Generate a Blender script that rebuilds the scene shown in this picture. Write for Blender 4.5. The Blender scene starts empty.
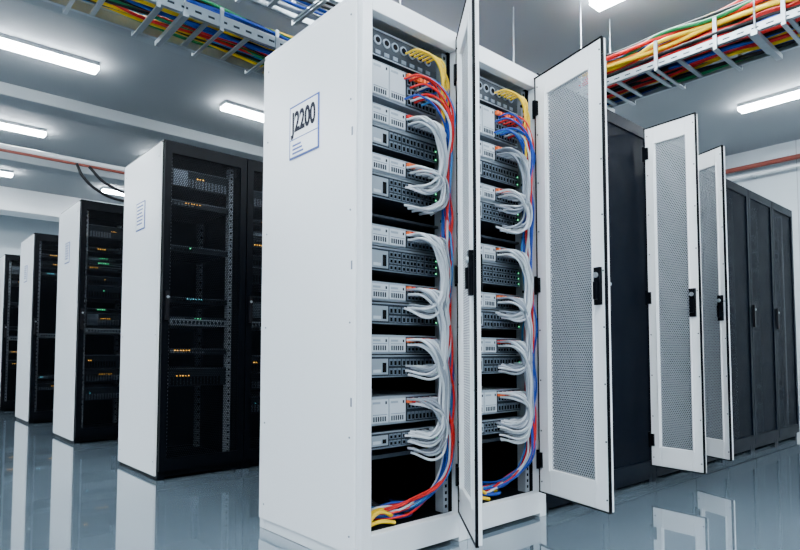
import bpy, math, random
from mathutils import Vector
random.seed(7)
sc = bpy.context.scene
COL = sc.collection

# ------------------------------------------------------------------ materials
def mat(name, col, rough=0.5, metal=0.0, var=0.04, scale=6.0, bump=0.0, coat=0.0, emit=None, es=0.0, spec=0.5):
    m = bpy.data.materials.new(name); m.use_nodes = True
    nt = m.node_tree; b = nt.nodes['Principled BSDF']
    b.inputs['Metallic'].default_value = metal
    b.inputs['Coat Weight'].default_value = coat
    b.inputs['Specular IOR Level'].default_value = spec
    tc = nt.nodes.new('ShaderNodeTexCoord'); n = nt.nodes.new('ShaderNodeTexNoise')
    n.inputs['Scale'].default_value = scale; n.inputs['Detail'].default_value = 3
    nt.links.new(tc.outputs['Object'], n.inputs['Vector'])
    mx = nt.nodes.new('ShaderNodeMix'); mx.data_type = 'RGBA'
    mx.inputs[6].default_value = tuple(max(0, c*(1-var)) for c in col)+(1,)
    mx.inputs[7].default_value = tuple(min(1, c*(1+var)) for c in col)+(1,)
    nt.links.new(n.outputs['Fac'], mx.inputs[0]); nt.links.new(mx.outputs[2], b.inputs['Base Color'])
    mr = nt.nodes.new('ShaderNodeMapRange')
    mr.inputs['To Min'].default_value = max(0, rough*0.8); mr.inputs['To Max'].default_value = min(1, rough*1.2)
    nt.links.new(n.outputs['Fac'], mr.inputs['Value']); nt.links.new(mr.outputs[0], b.inputs['Roughness'])
    if bump:
        bp = nt.nodes.new('ShaderNodeBump'); bp.inputs['Strength'].default_value = bump
        bp.inputs['Distance'].default_value = 0.01
        nt.links.new(n.outputs['Fac'], bp.inputs['Height']); nt.links.new(bp.outputs[0], b.inputs['Normal'])
    if emit:
        b.inputs['Emission Color'].default_value = emit+(1,); b.inputs['Emission Strength'].default_value = es
    return m

def perf(name, col, s, r, rough=0.45, metal=0.0, spec=0.5):
    m = mat(name, col, rough, metal, spec=spec)
    nt = m.node_tree; N = nt.nodes.new; L = nt.links.new
    tc = N('ShaderNodeTexCoord'); sp = N('ShaderNodeSeparateXYZ'); L(tc.outputs['Object'], sp.inputs[0])
    def M(op, a, b=None):
        n = N('ShaderNodeMath'); n.operation = op
        for i, v in enumerate((a, b)):
            if v is None: continue
            if isinstance(v, (int, float)): n.inputs[i].default_value = v
            else: L(v, n.inputs[i])
        return n.outputs[0]
    v = M('DIVIDE', sp.outputs['Z'], s*0.87); u = M('DIVIDE', sp.outputs['X'], s)
    off = M('MULTIPLY', M('MODULO', M('ABSOLUTE', M('FLOOR', v)), 2.0), 0.5)
    fu = M('SUBTRACT', M('FRACT', M('ADD', u, off)), 0.5); fv = M('SUBTRACT', M('FRACT', v), 0.5)
    d = M('SQRT', M('ADD', M('MULTIPLY', fu, fu), M('MULTIPLY', fv, fv)))
    hole = M('LESS_THAN', d, r)
    tr = N('ShaderNodeBsdfTransparent'); mx = N('ShaderNodeMixShader')
    L(hole, mx.inputs[0]); L(nt.nodes['Principled BSDF'].outputs[0], mx.inputs[1]); L(tr.outputs[0], mx.inputs[2])
    L(mx.outputs[0], nt.nodes['Material Output'].inputs['Surface'])
    return m

WHITE = mat('white_powdercoat', (0.86,0.88,0.895), 0.32, var=0.012, scale=3)
WHITE2 = mat('white_frame', (0.78,0.81,0.835), 0.35, var=0.02)
BLACK = mat('black_powdercoat', (0.0013,0.002,0.0036), 0.42, spec=0.07)
DARK = mat('dark_interior', (0.003,0.004,0.006), 0.5, spec=0.07)
NAVY = mat('blueblack_frame', (0.0012,0.003,0.0075), 0.40, spec=0.06)
STEEL = mat('galvanised_steel', (0.44,0.49,0.53), 0.38, 0.7, var=0.14, scale=30)
RAIL = mat('rail_zinc', (0.36,0.40,0.45), 0.4, 0.3)
HOLE = mat('hole_black', (0.002,0.002,0.003), 0.8, spec=0.1)
SILVER = mat('chassis_silver', (0.27,0.32,0.37), 0.38, 0.3)
FACE = mat('chassis_face', (0.50,0.55,0.60), 0.4)
GREY = mat('switch_grey', (0.022,0.030,0.041), 0.45, 0.2, spec=0.2)
GREY2 = mat('cabinet_unit_grey', (0.016,0.021,0.028), 0.45, 0.2, spec=0.15)
PORT = mat('port_metal', (0.15,0.19,0.24), 0.35, 0.4)
PORT2 = mat('cabinet_port', (0.08,0.10,0.13), 0.35, 0.4)
ORANGE = mat('plug_orange', (0.90,0.14,0.02), 0.4)
YEL = mat('cable_yellow', (0.88,0.56,0.01), 0.4, spec=0.3)
RED = mat('cable_red', (0.60,0.010,0.010), 0.4, spec=0.3)
BLUE = mat('cable_blue', (0.008,0.05,0.32), 0.4, spec=0.3)
CYAN = mat('cable_lightblue', (0.02,0.18,0.48), 0.4, spec=0.3)
GREEN = mat('cable_green', (0.005,0.20,0.07), 0.4, spec=0.3)
ORC = mat('cable_orange', (0.80,0.17,0.010), 0.4, spec=0.3)
CWHITE = mat('cable_white', (0.56,0.60,0.65), 0.4, spec=0.4)
CGREY = mat('cable_grey', (0.25,0.28,0.33), 0.4, spec=0.4)
CBLK = mat('cable_black', (0.004,0.004,0.006), 0.4, spec=0.25)
SIGNB = mat('sign_blue', (0.012,0.06,0.30), 0.4)
SIGNW = mat('sign_white', (0.88,0.90,0.92), 0.3)
INK = mat('ink_black', (0.002,0.003,0.015), 0.5, spec=0.1)
PIPE = mat('pipe_redbrown', (0.22,0.045,0.03), 0.5)
LAMP = mat('lamp_diffuser', (0.9,0.9,0.9), 0.5, emit=(0.875,0.95,1.0), es=95)
LEDG = mat('led_green', (0,0.2,0.05), 0.5, emit=(0.1,1,0.4), es=3)
LEDA = mat('led_amber', (0.2,0.1,0), 0.5, emit=(1,0.5,0.06), es=3)
LEDC = mat('led_cyan', (0,0.1,0.2), 0.5, emit=(0.2,0.8,1), es=3)
PERFW = perf('perforated_white', (0.30,0.33,0.36), 0.0125, 0.37, spec=0.3)
PERFB = perf('perforated_black', (0.001,0.0028,0.0075), 0.012, 0.22, spec=0.05)
PERFO = perf('open_mesh_black', (0.002,0.003,0.005), 0.014, 0.44, spec=0.08)

FLOOR = mat('floor_epoxy', (0.108,0.148,0.184), 0.05, var=0.14, scale=0.9, bump=0.010, coat=1.0)
FLOOR.node_tree.nodes['Principled BSDF'].inputs['Coat Roughness'].default_value = 0.02
WALL = mat('wall_paint', (0.54,0.60,0.64), 0.7, var=0.03, scale=1.2, bump=0.05)
CEIL = mat('ceiling_paint', (0.30,0.325,0.345), 0.8, var=0.10, scale=0.8)
CEIL2 = mat('beam_paint', (0.33,0.36,0.38), 0.8, var=0.06, scale=0.8)
TRIM = mat('trim_grey', (0.30,0.33,0.37), 0.5)

# ------------------------------------------------------------------ builder
class MB:
    def __init__(s): s.v=[]; s.f=[]; s.i=[]; s.m=[]
    def mi(s, m):
        if m not in s.m: s.m.append(m)
        return s.m.index(m)
    def box(s, x0,y0,z0,x1,y1,z1,m):
        b=len(s.v); k=s.mi(m)
        s.v += [(x0,y0,z0),(x1,y0,z0),(x1,y1,z0),(x0,y1,z0),(x0,y0,z1),(x1,y0,z1),(x1,y1,z1),(x0,y1,z1)]
        for f in ((0,3,2,1),(4,5,6,7),(0,1,5,4),(1,2,6,5),(2,3,7,6),(3,0,4,7)):
            s.f.append(tuple(b+a for a in f)); s.i.append(k)
    def cyl(s, p, ax, r, h, m, n=12):
        b=len(s.v); k=s.mi(m); ax='xyz'.index(ax)
        for e in (0,h):
            for j in range(n):
                a=2*math.pi*j/n; q=[0,0,0]; q[(ax+1)%3]=r*math.cos(a); q[(ax+2)%3]=r*math.sin(a); q[ax]=e
                s.v.append((p[0]+q[0],p[1]+q[1],p[2]+q[2]))
        s.f.append(tuple(b+j for j in reversed(range(n)))); s.i.append(k)
        s.f.append(tuple(b+n+j for j in range(n))); s.i.append(k)
        for j in range(n):
            s.f.append((b+j,b+(j+1)%n,b+n+(j+1)%n,b+n+j)); s.i.append(k)
    def mesh(s, name):
        me=bpy.data.meshes.new(name); me.from_pydata(s.v,[],s.f)
        for m in s.m: me.materials.append(m)
        me.polygons.foreach_set('material_index', s.i); me.update(); return me
    def obj(s, name, parent=None, loc=(0,0,0), rot=0, bevel=0):
        return place(s.mesh(name), name, parent, loc, rot, bevel)
def place(me, name, parent=None, loc=(0,0,0), rot=0, bevel=0):
    o=bpy.data.objects.new(name, me); COL.objects.link(o); o.location=loc; o.rotation_euler=(0,0,rot)
    if parent: o.parent=parent
    if bevel:
        b=o.modifiers.new('bevel','BEVEL'); b.width=bevel; b.segments=2; b.limit_method='ANGLE'
    return o
def empty(name, loc):
    o=bpy.data.objects.new(name,None); o.empty_display_size=0.1; COL.objects.link(o); o.location=loc; return o
def cables(name, splines, r, m, parent=None, loc=(0,0,0)):
    cu=bpy.data.curves.new(name,'CURVE'); cu.dimensions='3D'; cu.bevel_depth=r; cu.bevel_resolution=2; cu.resolution_u=8
    cu.use_fill_caps=True
    for pts in splines:
        sp=cu.splines.new('BEZIER'); sp.bezier_points.add(len(pts)-1)
        for bp,p in zip(sp.bezier_points,pts):
            bp.co=p; bp.handle_left_type=bp.handle_right_type='AUTO'
    cu.materials.append(m)
    o=bpy.data.objects.new(name,cu); COL.objects.link(o); o.location=loc
    if parent: o.parent=parent
    return o

# ------------------------------------------------------------------ room
CZ=3.8; X0,X1,Y0,Y1=-3.6,9.6,-4.0,14.0
def room(name,*a):
    b=MB(); b.box(*a); return b.obj(name)
room('floor',X0-.2,Y0-.2,-0.1,X1+.2,Y1+.2,0,FLOOR)
room('ceiling',X0-.2,Y0-.2,CZ,X1+.2,Y1+.2,CZ+.1,CEIL)
room('wall_back',X0-.2,Y1,0,X1+.2,Y1+.2,CZ,WALL)
room('wall_front',X0-.2,Y0-.2,0,X1+.2,Y0,CZ,WALL)
room('wall_left',X0-.2,Y0,0,X0,Y1,CZ,WALL)
b=MB(); b.box(X1,Y0,0,X1+.2,Y1,CZ,WALL)
for y in (-2,-0.5,1,2.5,4): b.box(X1-.004,y,0.1,X1,y+.008,CZ,TRIM)
b.obj('wall_right')
room('baseboard_back',X0,Y1-.015,0,X1,Y1,.1,TRIM)
room('baseboard_right',X1-.015,Y0,0,X1,Y1,.1,TRIM)
room('baseboard_left',X0,Y0,0,X0+.015,Y1,.1,TRIM)
for i,(y,w,d) in enumerate(((5.2,.35,.14),(7.7,.35,.14),(10.3,.35,.14),(12.6,.5,.42))):
    b=MB(); b.box(X0,y,CZ-d,X1,y+w,CZ,CEIL2 if i<3 else WHITE2); b.obj('trim_%d'%(i+1),bevel=.01)

# ceiling lamps
lb={}
def lamp(x,y,along,L=1.27):
    if along not in lb:
        b=MB(); w=.075
        def bx(a0,c0,z0,a1,c1,z1,m):
            if along=='x': b.box(a0,c0,z0,a1,c1,z1,m)
            else: b.box(c0,a0,z0,c1,a1,z1,m)
        bx(0,-w-.006,-.04,L,w+.006,0,WHITE2); bx(.004,-w,-.075,L-.004,w,-.0405,LAMP)
        lb[along]=b.mesh('lamp_'+along)
    place(lb[along],'ceiling_lamp',None,(x,y,CZ-.001))
for y in (6.6,9.05,11.5):
    for x in (-2.22,.4,3.04,5.66,8.0): lamp(x,y,'x')
for x in (-2.22,.4,3.04,5.66): lamp(x,4.25,'x')
for x in (-2.4,-.6,1.2,2.8,4.47,7.75):  # mostly out of view: lamps added to brighten the rack fronts and side panel
    for y in (-2.6,-.7,1.32): lamp(x,y,'y')

# ------------------------------------------------------------------ equipment
def chassis_silver(b,x0,x1,z0,z1,yf,dep=.5,plugs=True):
    b.box(x0,yf,z0,x1,yf+dep,z1,SILVER)
    w=x1-x0; xm=x0+w*.50
    b.box(x0+.006,yf-.004,z0+.006,xm,yf,z1-.006,SILVER)
    # two raised drive bays with vents, label strip
    for k in range(2):
        a=x0+.010+k*w*.245; c=a+w*.225
        b.box(a,yf-.008,z0+.010,c,yf-.0041,z1-.010,FACE)
        b.box(a+.006,yf-.0095,z1-.028,a+.045,yf-.0081,z1-.019,SILVER)
        for q in range(6): b.box(a+.008+q*.012,yf-.0095,z0+.016,a+.015+q*.012,yf-.0081,z0+.036,GREY)
        b.box(c-.016,yf-.0095,z1-.030,c-.008,yf-.0081,z1-.018,GREY)
        b.box(a+.006,yf-.0092,z0+.042,c-.006,yf-.0081,z0+.0445,PORT)
    b.box(xm+.006,yf-.004,z0+.006,x1-.006,yf,z1-.006,GREY)
    rows=2 if z1-z0<.12 else 3
    rh=(z1-z0-.02)/rows
    for r in range(rows):
        for c in range(8):
            px=xm+.012+c*(x1-xm-.022)/8; pz=z0+.011+r*rh
            b.box(px,yf-.007,pz,px+.017,yf-.0041,pz+rh*.72,PORT)
            b.box(px+.003,yf-.0085,pz+.004,px+.014,yf-.0071,pz+rh*.5,HOLE)
def switch(b,x0,x1,z0,z1,yf,dep=.4,led=True,rnd=random):
    b.box(x0,yf,z0,x1,yf+dep,z1,GREY)
    b.box(x0,yf-.003,z1-.005,x1,yf,z1,SILVER); b.box(x0,yf-.003,z0,x1,yf,z0+.004,PORT)
    xl=x0+.01+.09
    b.box(x0+.01,yf-.004,z0+.012,xl,yf-.0005,z1-.014,SILVER)
    b.box(x0+.02,yf-.0055,z0+.02,x0+.06,yf-.0042,z0+.032,FACE)
    b.box(x0+.07,yf-.0055,z0+.02,x0+.09,yf-.0042,z1-.03,HOLE)
    rows=max(1,int((z1-z0)/.032)); rh=(z1-z0-.014)/rows
    for r in range(rows):
        for c in range(12):
            px=xl+.008+c*(x1-xl-.022)/12+(.004 if c%6>2 else 0); pz=z0+.008+r*rh
            b.box(px,yf-.005,pz,px+.017,yf-.001,pz+rh*.75,PORT)
            b.box(px+.003,yf-.0065,pz+.003,px+.014,yf-.0051,pz+rh*.55,HOLE)
        if led:
            b.box(x1-.01,yf-.004,z0+.012+r*rh,x1-.005,yf-.001,z0+.017+r*rh,LEDG)
def fanunit(b,x0,x1,z0,z1,yf):
    b.box(x0,yf,z0,x1,yf+.4,z1,GREY)
    b.box(x0,yf-.003,z1-.005,x1,yf,z1,SILVER); b.box(x0,yf-.003,z0,x1,yf,z0+.004,SILVER)
    h=z1-z0; n=7
    for c in range(n):
        px=x0+.03+c*(x1-x0-.05)/n; r=min(.020,h*.33)
        b.cyl((px+.012,yf-.004,z0+h/2+.012),'y',r,.0038,PORT,14); b.cyl((px+.012,yf-.006,z0+h/2+.012),'y',r*.62,.0018,HOLE,14)
        b.box(px,yf-.004,z0+.01,px+.026,yf-.0005,z0+.026,PORT)
def rails(b,xs,yf,z0,z1,m=RAIL,st=.0297,wd=.03):
    for x in xs:
        b.box(x,yf,z0,x+wd,yf+.012,z1,m); b.box(x,yf+.012,z0,x+.004,yf+.05,z1,m)
        z=z0+.02
        while z<z1-.02:
            b.box(x+wd*.3,yf-.0012,z,x+wd*.7,yf-.0002,z+.014,HOLE); z+=st

UNITS=[('f',2.075,2.19),('s',1.90,2.055),('s',1.785,1.872),('w',1.69,1.78),('s',1.58,1.66),('w',1.475,1.575),
       ('s',1.275,1.362),('w',1.17,1.268),('s',1.045,1.125),('w',.95,1.038),('s',.825,.905),('w',.73,.82),('s',.535,.65),('w',.44,.507)]
W=.6; D=.79; H=2.30; YF=.065
def open_rack(loc,left_panel,dang,hx,dw):
    e=empty('open_server_rack',loc)
    b=MB(); w=W-.002
    b.box(0 if left_panel else .001,0,.0,.05,.045,H,WHITE2)
    b.box(w-.052,0,0,w,.045,H,WHITE2)
    b.box(.05,0,H-.08,w-.052,.045,H,WHITE2); b.box(.05,0,.02,w-.052,.045,.125,WHITE2)
    b.box(.0,D-.045,0,.05,D,H,WHITE2); b.box(w-.052,D-.045,0,w,D,H,WHITE2)
    b.box(.05,D-.04,H-.08,w-.052,D,H,WHITE2); b.box(.05,D-.04,.02,w-.052,D,.1,WHITE2)
    b.box(0,.045,H-.06,.05,D-.045,H,WHITE2); b.box(w-.052,.045,H-.06,w,D-.045,H,WHITE2)
    b.box(0,.045,0,.05,D-.045,.1,WHITE2); b.box(w-.052,.045,0,w,D-.045,.1,WHITE2)
    b.box(.05,.045,H-.02,w-.052,D-.04,H-.005,WHITE2)
    b.obj('frame',e,bevel=.003)
    if left_panel:
        b=MB(); b.box(-.012,.028,.05,-.0005,D-.012,H-.03,WHITE)
        b.obj('side_panel',e,bevel=.004)
        b=MB()
        for y in (.06,D-.06):
            for z in (.12,.5,.95,1.4,1.85,2.2): b.cyl((-.0145,y,z),'x',.004,.003,PORT,10)
        for z in (.62,1.16,1.7): b.box(-.0125,.046,z,-.0119,.056,z+.035,PORT)
        b.obj('panel_screws',e)
    b=MB()
    b.box(.034,.05,.1,.038,D-.05,H-.06,DARK); b.box(w-.042,.05,.1,w-.038,D-.05,H-.06,DARK)
    b.box(.05,D-.05,.1,w-.052,D-.045,H-.08,DARK); b.box(.04,.05,.1,w-.045,D-.05,.118,DARK)
    b.obj('interior_liner',e)
    b=MB(); rails(b,(.052,w-.088),YF-.004,.12,H-.082); rails(b,(.052,w-.088),D-.14,.12,H-.082)
    b.box(.055,YF+.02,.395,w-.09,D-.15,.41,GREY); b.box(.055,YF+.02,1.40,w-.09,.5,1.41,GREY)
    for z in (.2,.32): b.box(.06,D-.12,z,w-.09,D-.1,z+.03,PORT)
    b.obj('mounting_rails',e)
    b=MB()
    for k,a,c in UNITS:
        {'w':switch,'s':chassis_silver,'f':fanunit}[k](b,.084,.475,a,c,YF-.002)
    for k,a,c in UNITS:
        if k=='s':
            for j in range(8):
                if random.random()<.9:
                    px=.284+j*.0222; b.box(px,YF-.026,c-.030,px+.015,YF-.009,c-.012,ORANGE if random.random()<.75 else RED)
    b.obj('server_units',e)
    b=MB()
    for z in [i*.14+.3 for i in range(14)]: b.box(.492,.03,z,.505,YF-.008,z+.012,BLACK)
    b.obj('cable_manager',e)
    R=random.uniform
    lo=[[],[]]
    for zp,zr,n in ((1.842,1.57,22),(1.63,1.47,9),(1.335,1.04,24),(1.10,.78,24),(.885,.50,32),(.635,.44,10)):
        for j in range(n):
            xp=.285+j*.165/n; q=j/n; bul=.40+.065*q+R(-.012,.012); out=-.006-.036*(1-q)+R(-.014,.014)
            m1=zp*.72+zr*.28; m2=zp*.38+zr*.62; sag=.07*(1-q)*R(.1,1)
            lo[0 if random.random()<.58 else 1].append(
                      [(xp,YF-.012,zp-.02*(j%2)),(xp+.022,out*.9+.008,zp-.010-.02*(j%2)),(bul-.014,out-.004,m1+R(-.016,.016)-sag*.5),
                       (bul+.004,out,m2+R(-.015,.015)-sag),(bul-.03+R(-.01,.01),out+.008,zr+.010-sag),(xp+R(-.02,.01),YF-.012,zr-.012*(j%3)-sag*.3)])
    cables('patch_leads',lo[0],.0052,CWHITE,e); cables('grey_patch_leads',lo[1],.0052,CGREY,e)
    for nm,m,n,x0 in (('red_leads',RED,6,.470),('blue_leads',BLUE,6,.466),('lightblue_leads',CYAN,2,.476),('white_trunk',CWHITE,2,.465)):
        S=[]
        for j in range(n):
            xs=.27+R(0,.16); x=x0+.0055*j; y=R(-.02,.035); zs=random.choice((2.02,1.99,1.95,1.93))
            p=[(xs,YF-.008,zs),(xs+.05,YF-.06,zs+.012),(x-.015,y-.02,zs-.06-.02*j)]
            z=zs-.28
            while z>.42: p.append((x+R(-.014,.012),y+R(-.012,.012),z)); z-=.15
            p+=[(x-.02,y+.01,.30),(x-.09-R(0,.06),.08,.17+R(0,.04)),(x-.2-R(0,.1),.08+R(0,.12),.14+R(0,.04)),(.08+R(0,.12),.08+R(0,.3),.13+R(0,.03))]
            S.append(p)
        cables(nm,S,.0049,m,e)
    S=[]
    for j in range(6):
        xs=.28+.025*j
        S.append([(xs,YF-.01,2.135),(xs+.03,-.0,2.14),(.465-.006*j,-.01,2.07-.022*j),(.485-.006*j,.0,1.95-.03*j),(.48,.03,1.78)])
    cables('yellow_patch',S,.0046,YEL,e)
    S=[[(.07,.07,.129),(.15,.08,.18),(.26,.10,.139),(.4,.2,.135)],[(.06,.1,.135),(.2,.14,.17),(.35,.12,.139)],[(.06,.06,.14),(.14,.055,.15),(.22,.06,.132)]]
    cables('yellow_tail',S,.0085,YEL,e)
    S=[[(.07,.3,.13),(.16,.14+.04*k,.15+.02*k),(.3,.08+.04*k,.14),(.42,.2,.13),(.46,.4,.13)] for k in range(4)]
    cables('blue_tail',S[:2],.0085,BLUE,e); cables('black_tail',S[2:],.010,CBLK,e)
    door(e,(hx-loc[0],-.004,0),dang,dw,.135,2.262)
    return e

def door(par,loc,ang,dw,z0,z1,mid=PERFW,fr=WHITE,sw=.088):
    th=.022
    b=MB()
    b.box(-dw,-th,z0,-dw+sw,0,z1,fr); b.box(-sw,-th,z0,0,0,z1,fr)
    b.box(-dw+sw,-th,z1-.11,-sw,0,z1,fr); b.box(-dw+sw,-th,z0,-sw,0,z0+.12,fr)
    for x in (-dw+sw-.012,-sw+.004): b.box(x,0,z0+.11,x+.008,.008,z1-.10,fr)
    d=b.obj('door',par,loc,ang,bevel=.003)
    b=MB(); b.box(-dw+sw-.002,-.014,z0+.115,-sw+.002,-.012,z1-.105,mid); b.obj('door_mesh',d)
    b=MB()
    b.box(-dw-.003,-.007,z0-.004,-dw+.007,.004,z1+.004,BLACK); b.box(-dw,-.009,z1,0,.004,z1+.006,BLACK)
    b.box(-dw,-.009,z0-.006,0,.004,z0,BLACK); b.box(-.009,.0005,z0,-.004,.005,z1,BLACK)
    zc=1.13
    b.box(-dw+.025,.001,zc-.085,-dw+.06,.018,zc+.085,BLACK); b.box(-dw+.032,.018,zc-.06,-dw+.053,.030,zc+.02,BLACK)
    b.cyl((-dw+.0425,.018,zc+.05),'y',.012,.01,STEEL,12)
    b.box(-dw+.03,-th-.012,zc-.07,-dw+.055,-th-.0005,zc+.07,BLACK)
    for z in (z0+.12,(z0+z1)/2-.06,z1-.2):
        b.box(-.03,.001,z,.004,.014,z+.075,BLACK); b.cyl((.001,.006,z-.01),'z',.008,.095,BLACK,10)
    b.obj('door_hardware',d)
    b=MB()
    for z in [z0+.05+i*(z1-z0-.1)/8 for i in range(9)]:
        for x in (-dw+.018,-.022): b.cyl((x,0,z),'y',.004,.0025,GREY,8)
    b.obj('door_screws',d)
    return d

open_rack((1.43,1.84,0),True,math.radians(50.5),1.97,.48)
r2=open_rack((2.03,1.84,0),False,math.radians(75),2.565,.475)

def sign(par,big=True):
    b=MB(); x=-.0125
    if big: y0,y1,z0,z1=.285,.525,1.71,1.955
    else: y0,y1,z0,z1=.31,.49,1.70,1.90; x=-.0145
    b.box(x-.003,y0,z0,x,y1,z1,SIGNB); b.box(x-.0045,y0+.009,z0+.009,x-.003,y1-.009,z1-.009,SIGNW)
    if big:
        b.box(x-.0055,y0+.008,1.795,x-.0045,y1-.008,1.799,SIGNB)
        for k in range(3): b.box(x-.0055,y1-.10-.01*k,1.765-.018*k,x-.0045,y1-.03,1.773-.018*k,SIGNB)
    else:
        for k in range(6): b.box(x-.0055,y0+.03+.01*(k%3),z1-.035-.025*k,x-.0045,y1-.025,z1-.025-.025*k,SIGNB)
    s=b.obj('sign',par)
    if not big: return
    c=bpy.data.curves.new('sign_text','FONT'); c.body='J2200'; c.size=.125; c.align_x='CENTER'; c.extrude=.0006; c.offset=.0042
    c.space_character=1.0
    c.materials.append(INK); o=bpy.data.objects.new('sign_text',c); COL.objects.link(o)
    o.parent=s; o.location=(x-.0055,(y0+y1)/2,1.833); o.rotation_euler=(math.pi/2,0,-math.pi/2); o.scale=(.68,1,1)
sign(bpy.data.objects['open_server_rack'])

# ------------------------------------------------------------------ closed cabinets (shared meshes)
CH=2.26
def cab_frame(m):
    b=MB(); w=.598
    for x in (0,w-.05):
        for y in (.02,D-.05): b.box(x,y,.0,x+.05,y+.05,CH,m)
    for y in (.02,D-.05):
        b.box(.05,y,CH-.08,w-.05,y+.05,CH,m); b.box(.05,y,.02,w-.05,y+.05,.10,m)
    for x in (0,w-.05):
        b.box(x,.07,CH-.06,x+.05,D-.05,CH,m); b.box(x,.07,0,x+.05,D-.05,.08,m)
    b.box(.05,.07,CH-.02,w-.05,D-.05,CH-.005,m)
    b.box(.05,.07,.08,w-.05,D-.05,.09,DARK)
    b.box(.05,D-.03,.1,w-.05,D-.025,CH-.08,DARK)
    return b.mesh('cabinet_frame')
def cab_inner(seed):
    rr=random.Random(seed); b=MB()
    rails(b,(.06,.51),.10,.1,CH-.08,RAIL,st=.045); rails(b,(.06,.51),.62,.1,CH-.08,RAIL,st=.06)
    b.box(.052,.08,.1,.055,D-.05,CH-.08,DARK); b.box(.543,.08,.1,.546,D-.05,CH-.08,DARK)
    z=.38
    while z<2.05:
        h=rr.choice((.045,.045,.09,.13)); t=rr.random()
        if t<.62:
            b.box(.092,.105,z,.506,.6,z+h-.004,GREY2)
            b.box(.092,.1,z+h-.010,.506,.105,z+h-.005,PORT2)
            for c in range(rr.randint(6,16)):
                px=.11+c*.024; b.box(px,.1,z+.01,px+.014,.104,z+h*.5,PORT2 if t<.35 else HOLE)
            if t<.18:
                b.box(.10,.1,z+.008,.2,.1045,z+h-.014,PORT)
            l=rr.choice((LEDG,LEDA,LEDC,LEDA)); x=.11+rr.random()*.2
            for c in range(rr.randint(1,6)):
                b.box(x+c*.02,.096,z+h*.55,x+c*.02+.007,.0995,z+h*.55+.006,l)
        z+=h+rr.choice((0,0,.045,.09))
    b.box(.092,.09,1.02,.506,.6,1.065,SILVER)
    for c in range(14): b.box(.11+c*.027,.088,1.03,.128+c*.027,.0899,1.052,GREY)
    return b.mesh('cabinet_equipment')
def cab_door(m,fr,sw):
    b=MB(); w=.598
    b.box(.003,-.004,.06,sw,.018,CH-.02,fr); b.box(w-sw,-.004,.06,w-.003,.018,CH-.02,fr)
    b.box(sw,-.004,CH-.09,w-sw,.018,CH-.02,fr); b.box(sw,-.004,.06,w-sw,.018,.14,fr)
    b.box(sw-.002,.006,.138,w-sw+.002,.009,CH-.088,m)
    b.box(.02,-.022,1.05,.045,-.004,1.24,CBLK); b.cyl((.0325,-.028,1.2),'y',.009,.006,STEEL,10)
    return b.mesh('cabinet_door')
def endpanel():
    b=MB(); b.box(-.014,.03,.03,-.001,D-.004,CH-.02,WHITE)
    for z in (.12,.95,2.15):
        for y in (.06,D-.05): b.cyl((-.0165,y,z),'x',.004,.003,PORT,8)
    return b.mesh('side_panel')
FB=cab_frame(BLACK); FN=cab_frame(NAVY); IN=[cab_inner(s) for s in (11,12,13)]
DG=cab_door(PERFO,BLACK,.05); DP=cab_door(PERFB,NAVY,.045); EP=endpanel()
def cabinet(x,y,kind,i,end=False,hs=1.0):
    e=empty('server_cabinet',(x,y,0)); L=[]
    L.append(place(FN if kind=='p' else FB,'frame',e,bevel=.003))
    L.append(place(IN[i%3],'equipment',e))
    if kind=='g': L.append(place(DG,'door',e))
    if kind=='p': L.append(place(DP,'door',e))
    for o in L: o.scale.z=hs
    if end: place(EP,'side_panel',e,bevel=.003); sign(e,False)
    return e
for n in range(2,9):
    x=1.43+.6*n
    c=cabinet(x,1.84,'p',n,hs=1.03 if n<5 else 1.0)
    if n==3: door(c,(3.705-x,-.03,0),math.radians(85),.34,.13,2.27,sw=.07)
    if n==4: door(c,(4.365-x,-.03,0),math.radians(67),.30,.13,2.22,sw=.06)
for r,y in enumerate((3.98,6.08,8.15,10.2)):
    for n in range(9):
        cabinet(1.43+.6*n,y,'g',n+r,n==0)

# ------------------------------------------------------------------ overhead trays
def tray(name,along,c0,c1,z,a0,a1,step=.3,hz=.1,hoop=True,hh=.05):
    b=MB()
    def bx(a,c,zz,a2,c2,z2,m=STEEL):
        if along=='x': b.box(a,c,zz,a2,c2,z2,m)
        else: b.box(c,a,zz,c2,a2,z2,m)
    for c,s in ((c0,1),(c1,-1)):
        bx(a0,min(c,c+s*.004),z,a1,max(c,c+s*.004),z+hz)
        bx(a0,min(c,c+s*.025),z,a1,max(c,c+s*.025),z+.004); bx(a0,min(c,c+s*.02),z+hz,a1,max(c,c+s*.02),z+hz+.004)
        a=a0+.05
        while a<a1-.05:
            yy=c-.0012 if s==1 else c+.0003
            bx(a,yy,z+hz*.4,a+.045,yy+.0009,z+hz*.6,GREY); a+=.09
    a=a0+.1
    while a<a1:
        bx(a,c0+.004,z+.006,a+.03,c1-.004,z+.02); a+=step
    a=a0+.35
    while a<a1:
        for c in (c0-.012,c1+.004):
            if along=='x': b.cyl((a,c,z),'z',.006,CZ-z,STEEL,8)
            else: b.cyl((c,a,z),'z',.006,CZ-z,STEEL,8)
        bx(a-.02,c0-.03,z-.035,a+.02,c1+.03,z-.001); a+=1.3
    if hoop:
        a=a0+.25
        while a<a1:
            for c,s in ((c0,-1),(c1,1)):
                bx(a,c+min(0,s*.014),z-.02,a+.025,c+max(0,s*.014),z+hz+hh)
            bx(a,c0-.014,z-.03,a+.025,c1+.014,z-.0205); a+=.42
    return b.obj(name,bevel=.002)
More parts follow.
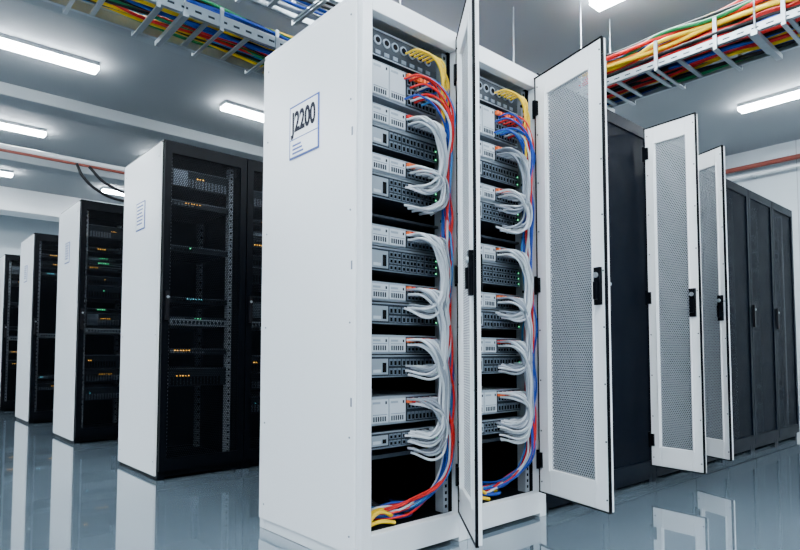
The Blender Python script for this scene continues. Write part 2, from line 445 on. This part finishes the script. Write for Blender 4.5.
def traycables(par,along,c0,c1,z,a0,a1,n,r,cols,pile,end=None,side=.025,wob=.02):
    by={}
    order=[cols[j%len(cols)] for j in range(n)]; random.shuffle(order)
    for j in range(n):
        m=order[j]; c=c0+.03+(c1-c0-.06)*random.random(); zz=z+.03+random.random()*pile
        pts=[]; a=a0
        while a<=a1+.01:
            p=(a,c+random.uniform(-side,side),max(z+.034,zz+random.uniform(-wob,wob)))
            pts.append(p if along=='x' else (p[1],p[0],p[2])); a+=.35
        if end: pts=end(pts,j)
        by.setdefault(m,[]).append(pts)
    for m,S in by.items(): cables(m.name+'_run',S,r,m,par)
t1=tray('cable_tray','x',3.74,4.19,3.02,-1.5,6.5,hz=.08)
traycables(t1,'x',3.74,4.19,3.02,-1.5,6.4,74,.011,[BLUE,YEL,CYAN,RED,CBLK,GREEN,BLUE,YEL,CBLK,ORC,CBLK,BLUE],.12)
t1b=tray('cable_tray','x',3.12,3.50,3.12,-1.5,6.5,step=.22,hoop=True)
traycables(t1b,'x',3.12,3.50,3.12,-1.5,6.4,8,.010,[CWHITE,CBLK,CGREY,BLUE],.03)
t2=tray('cable_tray','y',4.37,4.83,2.98,-1.6,3.0,hz=.05,hh=.15,step=.24)
def up(pts,j):
    pts=[p for p in pts if p[1]>.8]
    x=pts[0][0]; y=pts[0][1]; z=pts[0][2]
    return [(x,y-.5-.02*(j%5),3.775),(x,y-.42,3.6),(x,y-.25,3.36+.02*(j%4)),(x,y-.08,z+.06)]+pts
traycables(t2,'y',4.35,4.85,2.98,-1.5,3.0,88,.0155,[RED,YEL,GREEN,RED,BLUE,YEL,GREEN,CBLK,RED,GREEN,ORC,BLUE,CBLK],.25,up,.03,.03)
cables('drop_cables',[[(4.79,2.9,3.02),(4.82,2.88,2.9),(4.80+.02*k,2.7,2.6),(4.8+.03*k,2.5,2.35)] for k in range(3)],.014,CBLK,t2)

# pipes
b=MB(); b.cyl((-3.5,8.72,3.38),'x',.035,13,WHITE2,16); b.cyl((-3.5,8.60,3.30),'x',.018,13,PIPE,12)
for x in range(-3,9,2): b.box(x,8.57,3.26,x+.03,8.77,3.275,STEEL); b.cyl((x+.015,8.67,3.27),'z',.006,CZ-3.27,STEEL,8)
p=b.obj('conduit_pipe')
cables('hanging_cable',[[(1.95,8.58,3.30),(2.02,8.55,3.14),(2.2,8.53,2.98),(2.5,8.54,2.90),(2.9,8.56,2.98),(3.2,8.6,3.3)],[(2.1,8.58,3.29),(2.3,8.55,3.10),(2.7,8.55,3.0),(3.1,8.58,3.06),(3.4,8.6,3.29)]],.02,CBLK,p)
b=MB(); b.cyl((X1-.15,-3.9,3.52),'y',.035,17.8,PIPE,16); b.cyl((X1-.15,-3.9,3.4),'y',.02,17.8,WHITE2,12)
for y in range(-3,13,2): b.box(X1-.2,y,3.37,X1,y+.03,3.38,STEEL)
b.obj('wall_pipe')

# ------------------------------------------------------------------ camera / world
cam=bpy.data.cameras.new('camera'); co=bpy.data.objects.new('camera',cam); COL.objects.link(co)
co.location=(0,0,.83); co.rotation_euler=(math.radians(93.05),0,math.radians(-41.5))
cam.lens=27; cam.sensor_width=36; cam.shift_y=.0575; cam.clip_start=.05
sc.camera=co
w=bpy.data.worlds.new('world'); sc.world=w; w.use_nodes=True
w.node_tree.nodes['Background'].inputs[0].default_value=(.5,.6,.7,1); w.node_tree.nodes['Background'].inputs[1].default_value=.3
